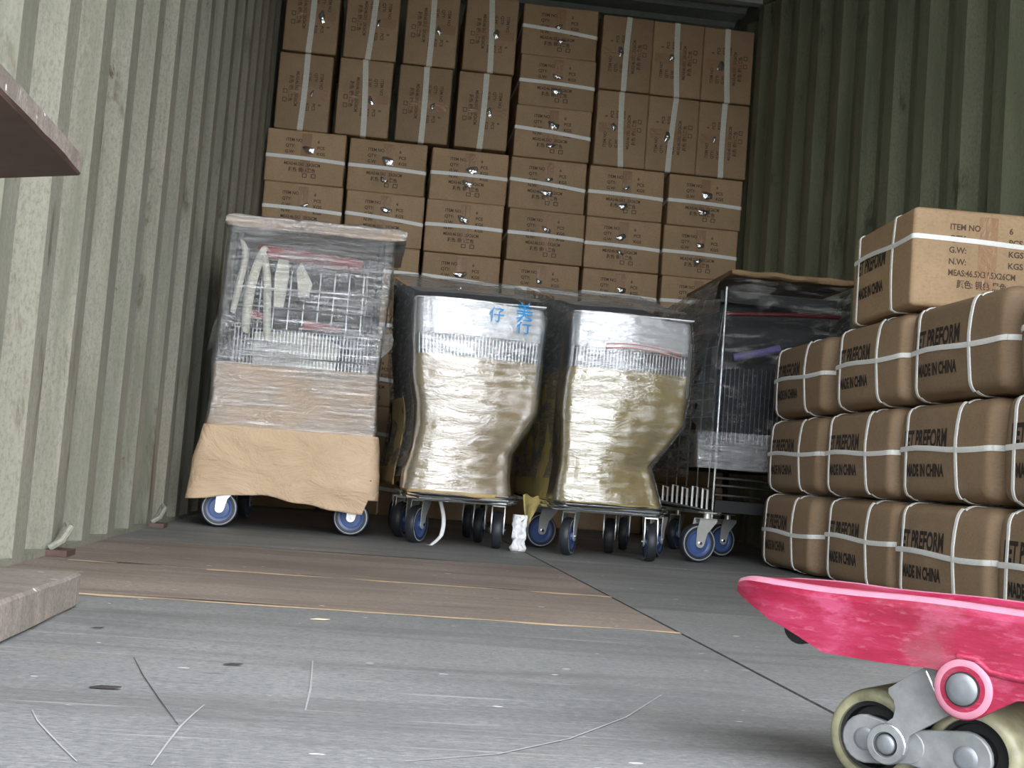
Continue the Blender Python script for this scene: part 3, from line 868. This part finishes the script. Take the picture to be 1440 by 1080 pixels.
# --- the tall trolley by the left wall
profA = [(.09, -1.112, -.530), (.20, -1.098, -.538), (.315, -1.078, -.552), (.40, -1.068, -.556), (.505, -1.070, -.560), (.70, -1.066, -.552), (.90, -1.062, -.542), (.935, -1.060, -.542)]
YA = 4.05
TA = thing('wrapped_trolley_nest', 'tall wrapped trolley nest by the left wall with a bare kraft paper skirt', 'trolley', (0, 0, 0), (0, 0, 0))
handle_cart(TA, profA, YA, 1.0, .935, None, None, None)
mb = MB()
for x in (-1.035, -.585):
    mb.tube([(x, YA + .05, .12), (x, YA + .045, .55), (x * .995, YA + .06, .93)], .011, MAT['dark'], 10)
for x in (-1.0, -.62):
    mb.tube([(x, YA + .08, .5), (x, YA + .06, .88)], .004, MAT['wire'], 6)
mb.build('frame_post', TA)
mb = MB(); mb.tube([(-.965, YA + .045, .872), (-.86, YA + .04, .868), (-.64, YA + .045, .852)], .022, MAT['red'], 14)
mb.build('handle', TA)['label'] = 'dark red push handle'
mb = MB()
for i in range(40):
    x = -1.03 + .43 * i / 39
    mb.tube([(x, YA + .06, .50), (x, YA + .055, .63)], .0017, MAT['wire'], 5)
for z in (.50, .545, .59, .63, .70, .76):
    mb.tube([(-1.035, YA + .058, z), (-.595, YA + .058, z)], .0028, MAT['wire'], 6)
for i in range(9):
    x = -1.0 + .37 * i / 8
    mb.tube([(x, YA + .07, .63), (x, YA + .10, .83)], .0022, MAT['wire'], 5)
mb.build('rear_gate', TA)
mb = MB()
mb.prism([(-.905, .70), (-.875, .70), (-.866, .80), (-.872, .86), (-.90, .87), (-.91, .80)], .012, MAT['cream'], Matrix.Translation((0, YA + .03, 0)))
mb.prism([(-.83, .735), (-.80, .74), (-.79, .78), (-.83, .85), (-.845, .82)], .012, MAT['cream'], Matrix.Translation((0, YA + .03, 0)))
mb.prism([(-.96, .50), (-.70, .49), (-.69, .60), (-.80, .63), (-.96, .62)], .006, MAT['cream'], Matrix.Translation((0, YA + .075, 0)))
mb.build('child_seat_flap', TA)
for pts_, w_ in ((((-1.03, .66), (-1.015, .78), (-1.0, .86), (-1.02, .90)), .010), (((-.985, .60), (-.985, .74), (-.965, .84), (-.945, .885)), .014), (((-.915, .58), (-.925, .70), (-.93, .80), (-.955, .88)), .012)):  # pale strips standing in for bright highlight streaks on the film
    mb = MB(); rows = []
    for k_, (x_, z_) in enumerate(pts_):
        rows.append([Vector((x_ - w_, YA + .028, z_)), Vector((x_ - w_ * .3, YA + .016, z_ + .004)), Vector((x_ + w_ * .4, YA + .018, z_)), Vector((x_ + w_, YA + .030, z_ - .004))])
    mb.grid(rows, MAT['cream']); st_ = mb.build('film_highlight', TA); st_.modifiers.new('t', 'SOLIDIFY').thickness = .001
    st_.modifiers.new('s', 'SUBSURF').render_levels = 2
mb = MB(); mb.prism([(-.99, .665), (-.94, .655), (-.92, .67), (-.985, .69)], .01, MAT['red'], Matrix.Translation((0, YA + .045, 0)))
mb.prism([(-.82, .64), (-.70, .635), (-.69, .655), (-.80, .665)], .01, MAT['red'], Matrix.Translation((0, YA + .045, 0)))
mb.build('red_corner_fitting', TA)
def top_board(t, x0, x1, yf, y1, z0, z1, mat, seed):
    mb = MB(); rows = []
    n = 40
    for i in range(n + 1):
        u = i / n; x = x0 + (x1 - x0) * u; z = z0 + (z1 - z0) * 1
        dz = .004 * noise.noise(Vector((x * 14, seed, 0))); hh = (z1 - z0) / 2 * (1 + .25 * noise.noise(Vector((x * 10, seed, 4))))
        cz = (z0 + z1) / 2 + dz; row = []
        e_ = min(1, min(u, 1 - u) * 14) ** .5 * .35 + .65
        for (dy, dzz) in ((0, -.9), (-.006, -.4), (-.008, .2), (-.003, .8), (.012, 1), (.1, 1), (y1 - yf, .8), (y1 - yf + .004, -.8), (.02, -1)):
            row.append(Vector((x, yf + dy + .003 * noise.noise(Vector((x * 20, dzz, seed))), cz + dzz * hh * e_)))
        rows.append(row)
    mb.grid(rows, mat, closed=True)
    mb.add(rows[0], [tuple(range(9))], mat); mb.add(rows[-1], [tuple(range(9))], mat)
    return mb.build('top_board', t)
MAT['kraft_b'] = mat_kraft('kraft_paper_brown', srgb(138, 114, 84)[:3])
m_board = mat_kraft('film_covered_board', srgb(196, 166, 132)[:3], .8, .5, 14)
top_board(TA, -1.068, -.510, YA - .012, YA + .55, .934, .974, m_board, 2)
shell(MAT['kraft'], profA, YA + .012, YA + .5, .29, .512, 0, lambda y: None, 0, .005, seed=3, fr=10, nz=24, rc=.02, zb=lambda p: 0).build('kraft_paper', TA)
sk = shell(MAT['kraft'], profA, YA - .016, YA + .5, .088, .315, .006, lambda y: None, 0, .010, seed=8, fr=6.5, nz=34, rc=.035,
      zb=lambda p: (.018 * sin((p.x + 1.06) * 9.5) + .008 * noise.noise(Vector((p.x * 12, p.y * 4, 1))) + (.045 if p.x > -.565 and p.y < YA + .1 else 0)), lean=-.0)
top_board(TA, -1.071, -.507, YA - .015, YA + .3, .932, .977, MAT['film_a'], 2).name = 'stretch_film'
o = sk.build('kraft_paper_skirt', TA); o['label'] = 'bare creased kraft paper skirt without film'; o.modifiers.new('t', 'SOLIDIFY').thickness = .0015
shell(MAT['film_a'], profA, YA - .004, YA + .58, .315, .936, .004, lambda y: None, 0, .005, seed=12, fr=7, nz=50, rc=.02).build('stretch_film', TA)
# loose flag of film at its right edge and left edge
mb = MB(); rows = []
for j in range(8):
    v = j / 7
    rows.append([Vector((-.556 + .035 * u * sin(pi * v), YA - .01 - .02 * u, .55 + .11 * v + .01 * u)) for u in [i / 6 for i in range(7)]])
mb.grid(rows, MAT['film_a']); mb.build('loose_film_end', TA)
mb = MB(); rows = []
for j in range(8):
    v = j / 7
    rows.append([Vector((-1.068 - .03 * u * (1 - .5 * v), YA - .005 + .04 * u, .56 + .10 * v - .02 * u)) for u in [i / 6 for i in range(7)]])
mb.grid(rows, MAT['film_a'])
mb.build('loose_film_end', TA)
for (x, y, a) in ((-1.015, 4.09, 6), (-.607, 4.10, -4), (-1.03, 4.42, 70), (-.61, 4.42, 75), (-1.0, 4.8, 80), (-.62, 4.8, 80)): caster(TA, x, y, a)
mb = MB()
for x in (-1.03, -.57): mb.tube([(x, YA + .05, .135), (x, YA + .95, .15)], .012, MAT['dark'], 8)
mb.tube([(-1.03, YA + .06, .135), (-.57, YA + .06, .135)], .010, MAT['dark'], 8)
mb.build('chassis', TA)

# --- the tall black trolley nest behind the right stack
profD = [(.13, .515, 1.02), (.30, .515, 1.03), (.44, .512, 1.035), (.60, .535, 1.035), (.80, .558, 1.035), (.93, .572, 1.03), (.955, .58, 1.03)]
YD = 4.22
TD = thing('wrapped_trolley_nest', 'tall black trolley nest wrapped in clear film behind the right carton stack', 'trolley', (0, 0, 0), (0, 0, 0))
mb = MB(); mb.box((.582, YD + .12, .31), (1.0, YD + 1.0, .90), MAT['dark']); mb.box((.585, YD + .06, .88), (1.0, YD + .9, .92), MAT['dark'])  # black blocks painting the unlit inside of the nest
mb.build('basket_filler', TD)
mb = MB()
for i in range(5):
    yy = YD + .02 + i * .15
    mb.tube([(.575 + .0 * i, yy, .24), (.575, yy, .70), (.60, yy + .02, .90)], .0026, MAT['wire'], 6)
for j in range(9):
    z = .36 + .06 * j
    mb.tube([(.572, YD + .02, z), (.572, YD + .7, z + .02)], .0013, MAT['wire'], 5)
for i in range(9):
    x = .86 + .012 * i
    mb.tube([(x, YD + .06, .38), (x, YD + .06, .68)], .0016, MAT['wire'], 5)
for i in range(26):
    x = .60 + .40 * i / 25
    mb.tube([(x, YD + .10, .40), (x, YD + .10, .66)], .0014, MAT['wire'], 4)
mb.build('wire_basket', TD)
mb = MB(); mb.tube([(.60, YD + .03, .835), (.80, YD + .03, .85), (1.0, YD + .03, .858)], .008, MAT['red_d'], 12); mb.build('handle', TD)['label'] = 'dark red push handle'
mb = MB(); mb.tube([(.64, YD + .05, .690), (.74, YD + .04, .715), (.80, YD + .05, .735)], .013, MAT['purple'], 12); mb.build('handle_grip', TD)['label'] = 'violet plastic grip'
mb = MB()
for z in (.305, .272, .247, .215): mb.tube([(.60, YD + .03, z + .004), (1.0, YD + .03, z - .004)], .0042, MAT['chrome'], 8)
for x in (.60,): mb.tube([(x, YD + .04, .13), (x, YD + .04, .93)], .006, MAT['chrome'], 8)
mb.box((.60, YD + .06, .16), (1.0, YD + .9, .20), MAT['dark'])
mb.build('chassis', TD)
for i in range(5):
    mb = MB(); x = .560 - .022 * i; yy = YD - .03 + i * .05; z0 = .165 + .004 * i; z1 = .232 + .006 * (i % 2)
    mb.tube([(x, yy, z0), (x, yy, z1), (x - .014, yy + .01, z1 + .004), (x - .014, yy + .01, z0)], .0042, MAT['fork'], 6)
    mb.tube([(x - .02, yy, z0), (x + .012, yy - .004, z0 - .004)], .006, MAT['chrome'], 6)
    mb.build('caster_bracket', TD)
o = top_board(TD, .598, 1.05, YD - .01, YD + .6, .962, .985, MAT['kraft_b'], 9)
shell(MAT['film_d'], profD, YD - .01, YD + .9, .305, .955, .002, lambda y: None, 0, .008, seed=21, fr=8, nz=46, rc=.02).build('stretch_film', TD)
mbx = shell(MAT['film_grey'], profD, YD + .02, YD + .9, .27, .95, .006, lambda y: None, 0, .006, seed=31, fr=8, nz=30, rc=.02)
mby = MB(); keep = [i for i, f_ in enumerate(mbx.f) if sum(mbx.v[q][1] for q in f_) / len(f_) > YD + .05]
mby.add(mbx.v, [mbx.f[i] for i in keep], MAT['film_grey']); mby.build('stretch_film', TD)['label'] = 'dull grey layered film over the flanks'
mb = MB(); rows = []
for j in range(24):
    v = j / 23
    rows.append([Vector((.565 + (.012 if j % 3 else -.006) * (i % 2) - .045 * u + .004 * sin(j * 1.7), YD - .016 + .10 * u, .33 + .55 * v)) for i, u in enumerate([q / 5 for q in range(6)])])
mb.grid(rows, MAT['film_thick']); mb.build('loose_film_end', TD)
shell(MAT['film_a'], profD, YD - .016, YD + .06, .305, .43, .004, lambda y: None, 0, .009, seed=44, fr=9, nz=24, rc=.02).build('stretch_film', TD)
for (x, y, a) in ((.490, 4.02, 12), (.70, 4.5, 20), (.93, 4.5, 30), (.62, 4.85, 60)): caster(TD, x, y, a, 1.06 if y < 4.1 else 1)

# film pulled from the right nest to the end stack's foot: dull sheet between nest and tall trolley
# ------------------------------------------------------------------ plastic and paper scraps
mb = MB(); rows = []
for i in range(16):
    v = i / 15
    p = Vector((-.345 + .018 * sin(v * 3.2) - .05 * max(0, v - .75) * 2, 3.93 - .05 * v, .145 - .143 * min(1, v * 1.08)))
    rows.append([p + Vector((-.006, 0, 0)), p + Vector((0, -.002, 0)), p + Vector((.006, 0, 0))])
mb.grid(rows, MAT['foam'])
o = tag(mb.build('plastic_strip'), 'thin white plastic strip trailing from a trolley frame to the floor', 'strip'); o.modifiers.new('t', 'SOLIDIFY').thickness = .0008
mb = MB(); rows = []
for j in range(12):
    v = j / 11
    rows.append([Vector((-.118 + .045 * u + .012 * noise.noise(Vector((u * 4, v * 6, 2))), 3.90 + .016 * noise.noise(Vector((u * 5, v * 7, 8))) + .01 * u, .001 + .11 * v)) for u in [i / 8 for i in range(9)]])
mb.grid(rows, MAT['foam'])
o = tag(mb.build('crumpled_wrapping'), 'crumpled white wrapping scrap standing on the floor between two trolleys', 'wrapping scrap'); o.modifiers.new('t', 'SOLIDIFY').thickness = .001

# ------------------------------------------------------------------ boards at the left edge
def board(name, label, x0, x1, y0, y1, z0, z1, mats, tilt=0):
    mb = MB(); n = 30; rows = []
    for i in range(n + 1):
        yy = y0 + (y1 - y0) * i / n
        w = lambda k: .003 * noise.noise(Vector((yy * 8, k, x0 * 5)))
        rows.append([Vector((x0, yy, z0 + tilt)), Vector((x0, yy, z1 + tilt)), Vector((x1 - .004 + w(1), yy, z1 + w(2))), Vector((x1 + w(3), yy, z1 - .004 + w(2))), Vector((x1 + w(4), yy, z0 + .003 + abs(w(5)))), Vector((x1 - .004, yy, z0))])
    for k, mm in zip(range(6), mats):
        mb.grid([[r_[k], r_[(k + 1) % 6]] for r_ in rows], MAT[mm])
    mb.add(rows[0], [tuple(range(6))], MAT[mats[3]]); mb.add(rows[-1], [tuple(range(6))], MAT[mats[3]])
    return tag(mb.build(name, smooth=False), label, 'board')
board('wooden_board', 'thick weathered wooden board lying on the floor at the left edge', -1.168, -.945, .35, 1.80, .0005, .047, ['wood'] * 6)
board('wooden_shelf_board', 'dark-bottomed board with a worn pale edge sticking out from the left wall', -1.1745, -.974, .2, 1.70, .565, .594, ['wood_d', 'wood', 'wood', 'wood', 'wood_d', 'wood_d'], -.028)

# lashing rings on the foot of the left wall
for (yy, lab) in ((2.62, 'pale painted lashing ring at the foot of the left wall, nearer the doors'), (3.83, 'pale painted lashing ring at the foot of the left wall, beside the tall trolley')):
    mb = MB()
    mb.tube([(-1.172, yy - .02, .014), (-1.150, yy - .016, .03), (-1.142, yy + .005, .055), (-1.150, yy + .022, .062), (-1.160, yy + .028, .04), (-1.172, yy + .026, .016)], .0075, MAT['cream'] if False else MAT['wall_l'], 8)
    mb.box((-1.178, yy - .035, .0005), (-1.135, yy + .04, .012), MAT['wood_d'])
    tag(mb.build('lashing_ring'), lab, 'lashing ring')

# small litter on the boards
mb0 = [(-.793, 1.204, .014, 'gap'), (-.697, 1.381, .010, 'gap'), (-.622, 1.825, .014, 'edge'), (-.878, 1.597, .008, 'gap')]
for i, (x, y, s, m) in enumerate(mb0):
    mb = MB(); mb.prism([(-s, 0), (-s * .3, s * .12), (s, .0015), (s * .4, -.0), (0, -.0)], s * .5, MAT[m], Matrix.Translation((x, y, .0012)))
    tag(mb.build('wood_chip'), ['black chip nearest the doors on the grey floor, largest of the three dark ones', 'small black chip on the grey floor right of the largest one',
                                'pale wood sliver lying just before the brown boards', 'small black chip on the grey floor near the wooden board'][i], 'wood chip', 'chips on the floor')

# ------------------------------------------------------------------ pallet truck fork, nearest thing on the right
QF = Vector((-.17857, .95496, 0)); DF = Vector((.70, -.714, 0)); NF = Vector((.714, .70, 0))
def JM(s=0, n=0, z=0):
    M = Matrix.Identity(4)
    M.col[0][:3] = DF; M.col[1][:3] = NF; M.col[2][:3] = (0, 0, 1)
    p = QF + DF * s + NF * n; M.col[3][:3] = (p.x, p.y, z)
    return M
TJ = thing('pallet_truck', 'worn pink-red pallet truck fork on twin rollers in the right foreground', 'pallet truck')
ZTF = .1515
bot = [(-.1335, .1375), (-.1249, .1335), (-.1079, .1265), (-.0945, .1199), (-.0752, .1135), (-.0541, .1039), (-.045, .0998), (.0031, .0991), (.0308, .100), (.040, .1005), (.105, .0965), (.16, .094), (.40, .092), (1.02, .092)]
def zb_(s):
    for a, b in zip(bot, bot[1:]):
        if s <= b[0]: return a[1] + (b[1] - a[1]) * max(0, (s - a[0])) / (b[0] - a[0])
    return bot[-1][1]
FW_ = .155
def half(s):
    """plan taper of the nose"""
    t_ = max(0, min(1, (s + .1335) / .075)); return (FW_ / 2) * (.45 + .55 * (1 - (1 - t_) ** 2.2) ** .5)
ss = [-.1335, -.1328, -.131, -.129, -.124, -.117, -.108, -.0945, -.08, -.066, -.0541, -.045, -.02, .0031, .02, .0308, .04, .06, .08, .105, .13, .16, .22, .3, .4, .55, .7, .85, 1.02]
rows = []
mbF = MB()
for s in ss:
    q_ = 1 - max(0, min(1, (s + .1335) / .06)); nl = .018 * q_ ** 2.5; nr = FW_ - .085 * q_ ** 2; h = (nr - nl) / 2; c = (nr + nl) / 2; zb = zb_(s); nose = max(0, min(1, (s + .1335) / .012)); td = .0006 + .0032 * max(0, min(1, (s + .07) / .08))
    zt = ZTF - .003 * (1 - nose) + .0008 * sin(s * 40)
    pts = [(-h, zb), (-h, zb + .005), (-h, zt - .009), (-h + .0012, zt - .004), (-h + .005, zt - .0008), (-h + .012, zt), (-h + .022, zt - .0006), (-h + .030, zt - td), (0, zt - td),
           (h - .030, zt - td), (h - .022, zt - .0006), (h - .012, zt), (h - .005, zt - .0008), (h - .0012, zt - .004), (h, zt - .009), (h, zb), (h - .006, zb), (h - .006, zt - .012), (-h + .006, zt - .012), (-h + .006, zb)]
    rows.append([QF + DF * s + NF * (c + n) + Vector((0, 0, z - (.0035 * (n + h) / (2 * h) if z > zb + .006 else 0))) for n, z in pts])
np_ = len(rows[0])
for k in range(np_):
    mm = 'pinkpale' if k in (3, 4, 5, 10, 11) else 'pink'
    mbF.grid([[r_[k], r_[(k + 1) % np_]] for r_ in rows], MAT[mm])
mbF.add(rows[0], [tuple(range(np_))], MAT['pinkpale'])
mbF.add(rows[-1], [tuple(range(np_))[::-1]], MAT['pink'])
# bosses that carry the axle pin, stepped web beside them
PZ = (.067, .0845)
PINL = (PZ[0], .0895)
for n0 in (-.002, FW_ - .006):
    mbF.lathe([(.0125, 0), (.0125, -.001), (.0165, -.001)], MAT['pink'], JM(PINL[0], n0, PINL[1]) @ Matrix.Rotation(radians(-90), 4, 'X'), 36)
    mbF.lathe([(.0165, -.001), (.0195, -.001), (.0215, .0005)], MAT['pinkpale'], JM(PINL[0], n0, PINL[1]) @ Matrix.Rotation(radians(-90), 4, 'X'), 36)
    mbF.lathe([(.0215, .0005), (.0225, .003), (.0225, .010), (.0, .010)], MAT['pink'], JM(PINL[0], n0, PINL[1]) @ Matrix.Rotation(radians(-90), 4, 'X'), 36)
    out = [(PINL[0] + .0225 * cos(radians(a)), PINL[1] + .0225 * sin(radians(a))) for a in range(200, 300, 12)]
    mbF.prism([(PINL[0] - .0215, PINL[1] + .006)] + out + [(.105, .087), (.16, .0945), (.16, .104), (PINL[0], .108), (PINL[0] - .018, .104)], .006, MAT['pink'], JM(0, n0 + .0015, 0))
# raised crease running back from the boss
mbF.tube([QF + DF * s + NF * (.0005) + Vector((0, 0, z)) for s, z in ((PINL[0] - .006, .1125), (PINL[0] + .008, .1115), (PINL[0] + .018, .104), (PINL[0] + .035, .1025), (PINL[0] + .08, .1015), (.25, .102))], .0028, MAT['pink'], 8)
fork = mbF.build('fork', TJ, angle=50)
bv = fork.modifiers.new('bevel', 'BEVEL'); bv.width = .0012; bv.segments = 2; bv.limit_method = 'ANGLE'; bv.angle_limit = radians(55)
RX = Matrix.Rotation(radians(-90), 4, 'X')    # local z of a lathe -> outwards towards the camera side is -n
def pin(name, s, z, r, n0, ln, mat='pin', dome=.0015):
    mb = MB(); mb.lathe([(0, -ln - dome), (r * .6, -ln - dome * .9), (r * .86, -ln - dome * .4), (r, -ln + .001), (r, .0), (0, 0)], MAT[mat], JM(s, n0, z) @ Matrix.Rotation(radians(-90), 4, 'X'), 32)
    # a thin dark seam ring round the head
    mb.lathe([(r * 1.0, -ln + .0022), (r * 1.10, -ln + .0022)], MAT['gap'], JM(s, n0, z) @ Matrix.Rotation(radians(-90), 4, 'X'), 32)
    return mb.build(name, TJ)
# rotation above maps local z to +n; a negative height stands towards the camera
pin('axle_pin', PINL[0], PINL[1], .0115, .004, .010)
# entry roller under the nose
mb = MB(); mb.lathe([(0, 0), (.010, 0), (.014, .002), (.014, .10), (0, .10)], MAT['dark'], JM(-.0715, .010, .1160) @ RX, 24)
mb.build('entry_roller', TJ)
# cast link from the pin down to the rocker
yo = [(.041, .112), (.0352, .1005), (.024, .0935), (.006, .0795), (.0062, .0755), (.0105, .071), (.0122, .065), (.0108, .058), (.0042, .0525), (-.0005, .0505)]
yo += [(.0070 + .0145 * cos(radians(a)), .0375 + .0145 * sin(radians(a))) for a in range(120, 350, 20)]
yo += [(.0245, .047), (.055, .0685), (.062, .080), (.064, .095), (.055, .112)]
mb = MB(); mb.prism(yo, .0085, MAT['cast'], JM(0, .010, 0))
mb.prism(yo, .0085, MAT['cast'], JM(0, FW_ - .0185, 0))
mb.prism([(.038, .113), (.030, .094), (.050, .080), (.056, .083), (.060, .113)], FW_ - .03, MAT['cast'], JM(0, .014, 0))
mb.tube([QF + DF * s + NF * .0095 + Vector((0, 0, z)) for s, z in ((.0345, .0975), (.0425, .083), (.0535, .0700))], .0012, MAT['chrome'], 6)
mb.lathe([(.0095, 0), (.0095, -.002), (.0145, -.0015), (.0155, .001), (.0155, .006)], MAT['cast'], JM(.0070, .0085, .0375) @ RX, 32)
mb.tube([QF + DF * (.0070 + .0150 * cos(radians(a))) + NF * .0080 + Vector((0, 0, .0375 + .0150 * sin(radians(a)))) for a in range(-20, 110, 13)], .0013, MAT['chrome'], 6)
yk = mb.build('link_arm', TJ, angle=35)
bv = yk.modifiers.new('bevel', 'BEVEL'); bv.width = .0009; bv.segments = 2; bv.limit_method = 'ANGLE'; bv.angle_limit = radians(40)
pin('pivot_pin', .0070, .0375, .0078, .0105, .0035)
# rocker plates that join both wheel axles
def capsule(a, b, r, r2, n=10):
    a = Vector(a); b = Vector(b); d = (b - a).normalized(); ang = math.atan2(d.y, d.x)
    o = [(a.x + r * cos(ang + pi / 2 + pi * i / n), a.y + r * sin(ang + pi / 2 + pi * i / n)) for i in range(n + 1)]
    o += [(b.x + r2 * cos(ang - pi / 2 + pi * i / n), b.y + r2 * sin(ang - pi / 2 + pi * i / n)) for i in range(n + 1)]
    return o
WA, WB_, WR = (-.0128, .0375), (.0655, .0375), .0370
for n0 in (.0145, FW_ - .0205):
    mb = MB()
    for cc in ((WA, (.022, .0375)), ((.022, .0375), WB_)):
        mb.prism(capsule(cc[0], cc[1], .0185 if cc[0] is WA else .013, .013 if cc[0] is WA else .0195), .006, MAT['cast'], JM(0, n0 + (.0 if cc[0] is WA else .0004), 0))
    rk = mb.build('rocker_plate', TJ, angle=35)
    bv = rk.modifiers.new('bevel', 'BEVEL'); bv.width = .0012; bv.segments = 2; bv.limit_method = 'ANGLE'; bv.angle_limit = radians(40)
for w_ in (WA, WB_): pin('wheel_bolt', w_[0], w_[1], .0095, .0150, .0008, dome=.0012)
for w_ in (WA, WB_):
    mb = MB()
    L_ = .098; M_ = JM(w_[0], .027, w_[1]) @ RX
    mb.lathe([(.0265, .006), (.0275, .0005), (.0300, 0), (.0335, .0012), (.0358, .004), (WR, .010), (WR, L_ - .010), (.0358, L_ - .004), (.0335, L_ - .0012), (.030, L_), (.0265, L_ - .006)], MAT['pu'], M_, 48)
    wh = mb.build('wheel', TJ)
    mb = MB(); mb.lathe([(.0268, .003), (.0240, .004), (.0225, .012), (.016, .012), (.014, .002), (.008, .002), (.008, L_ - .002), (.014, L_ - .002), (.016, L_ - .012), (.0225, L_ - .012), (.0268, L_ - .003)], MAT['dark'], M_, 32)
    mb.build('wheel_hub', wh)
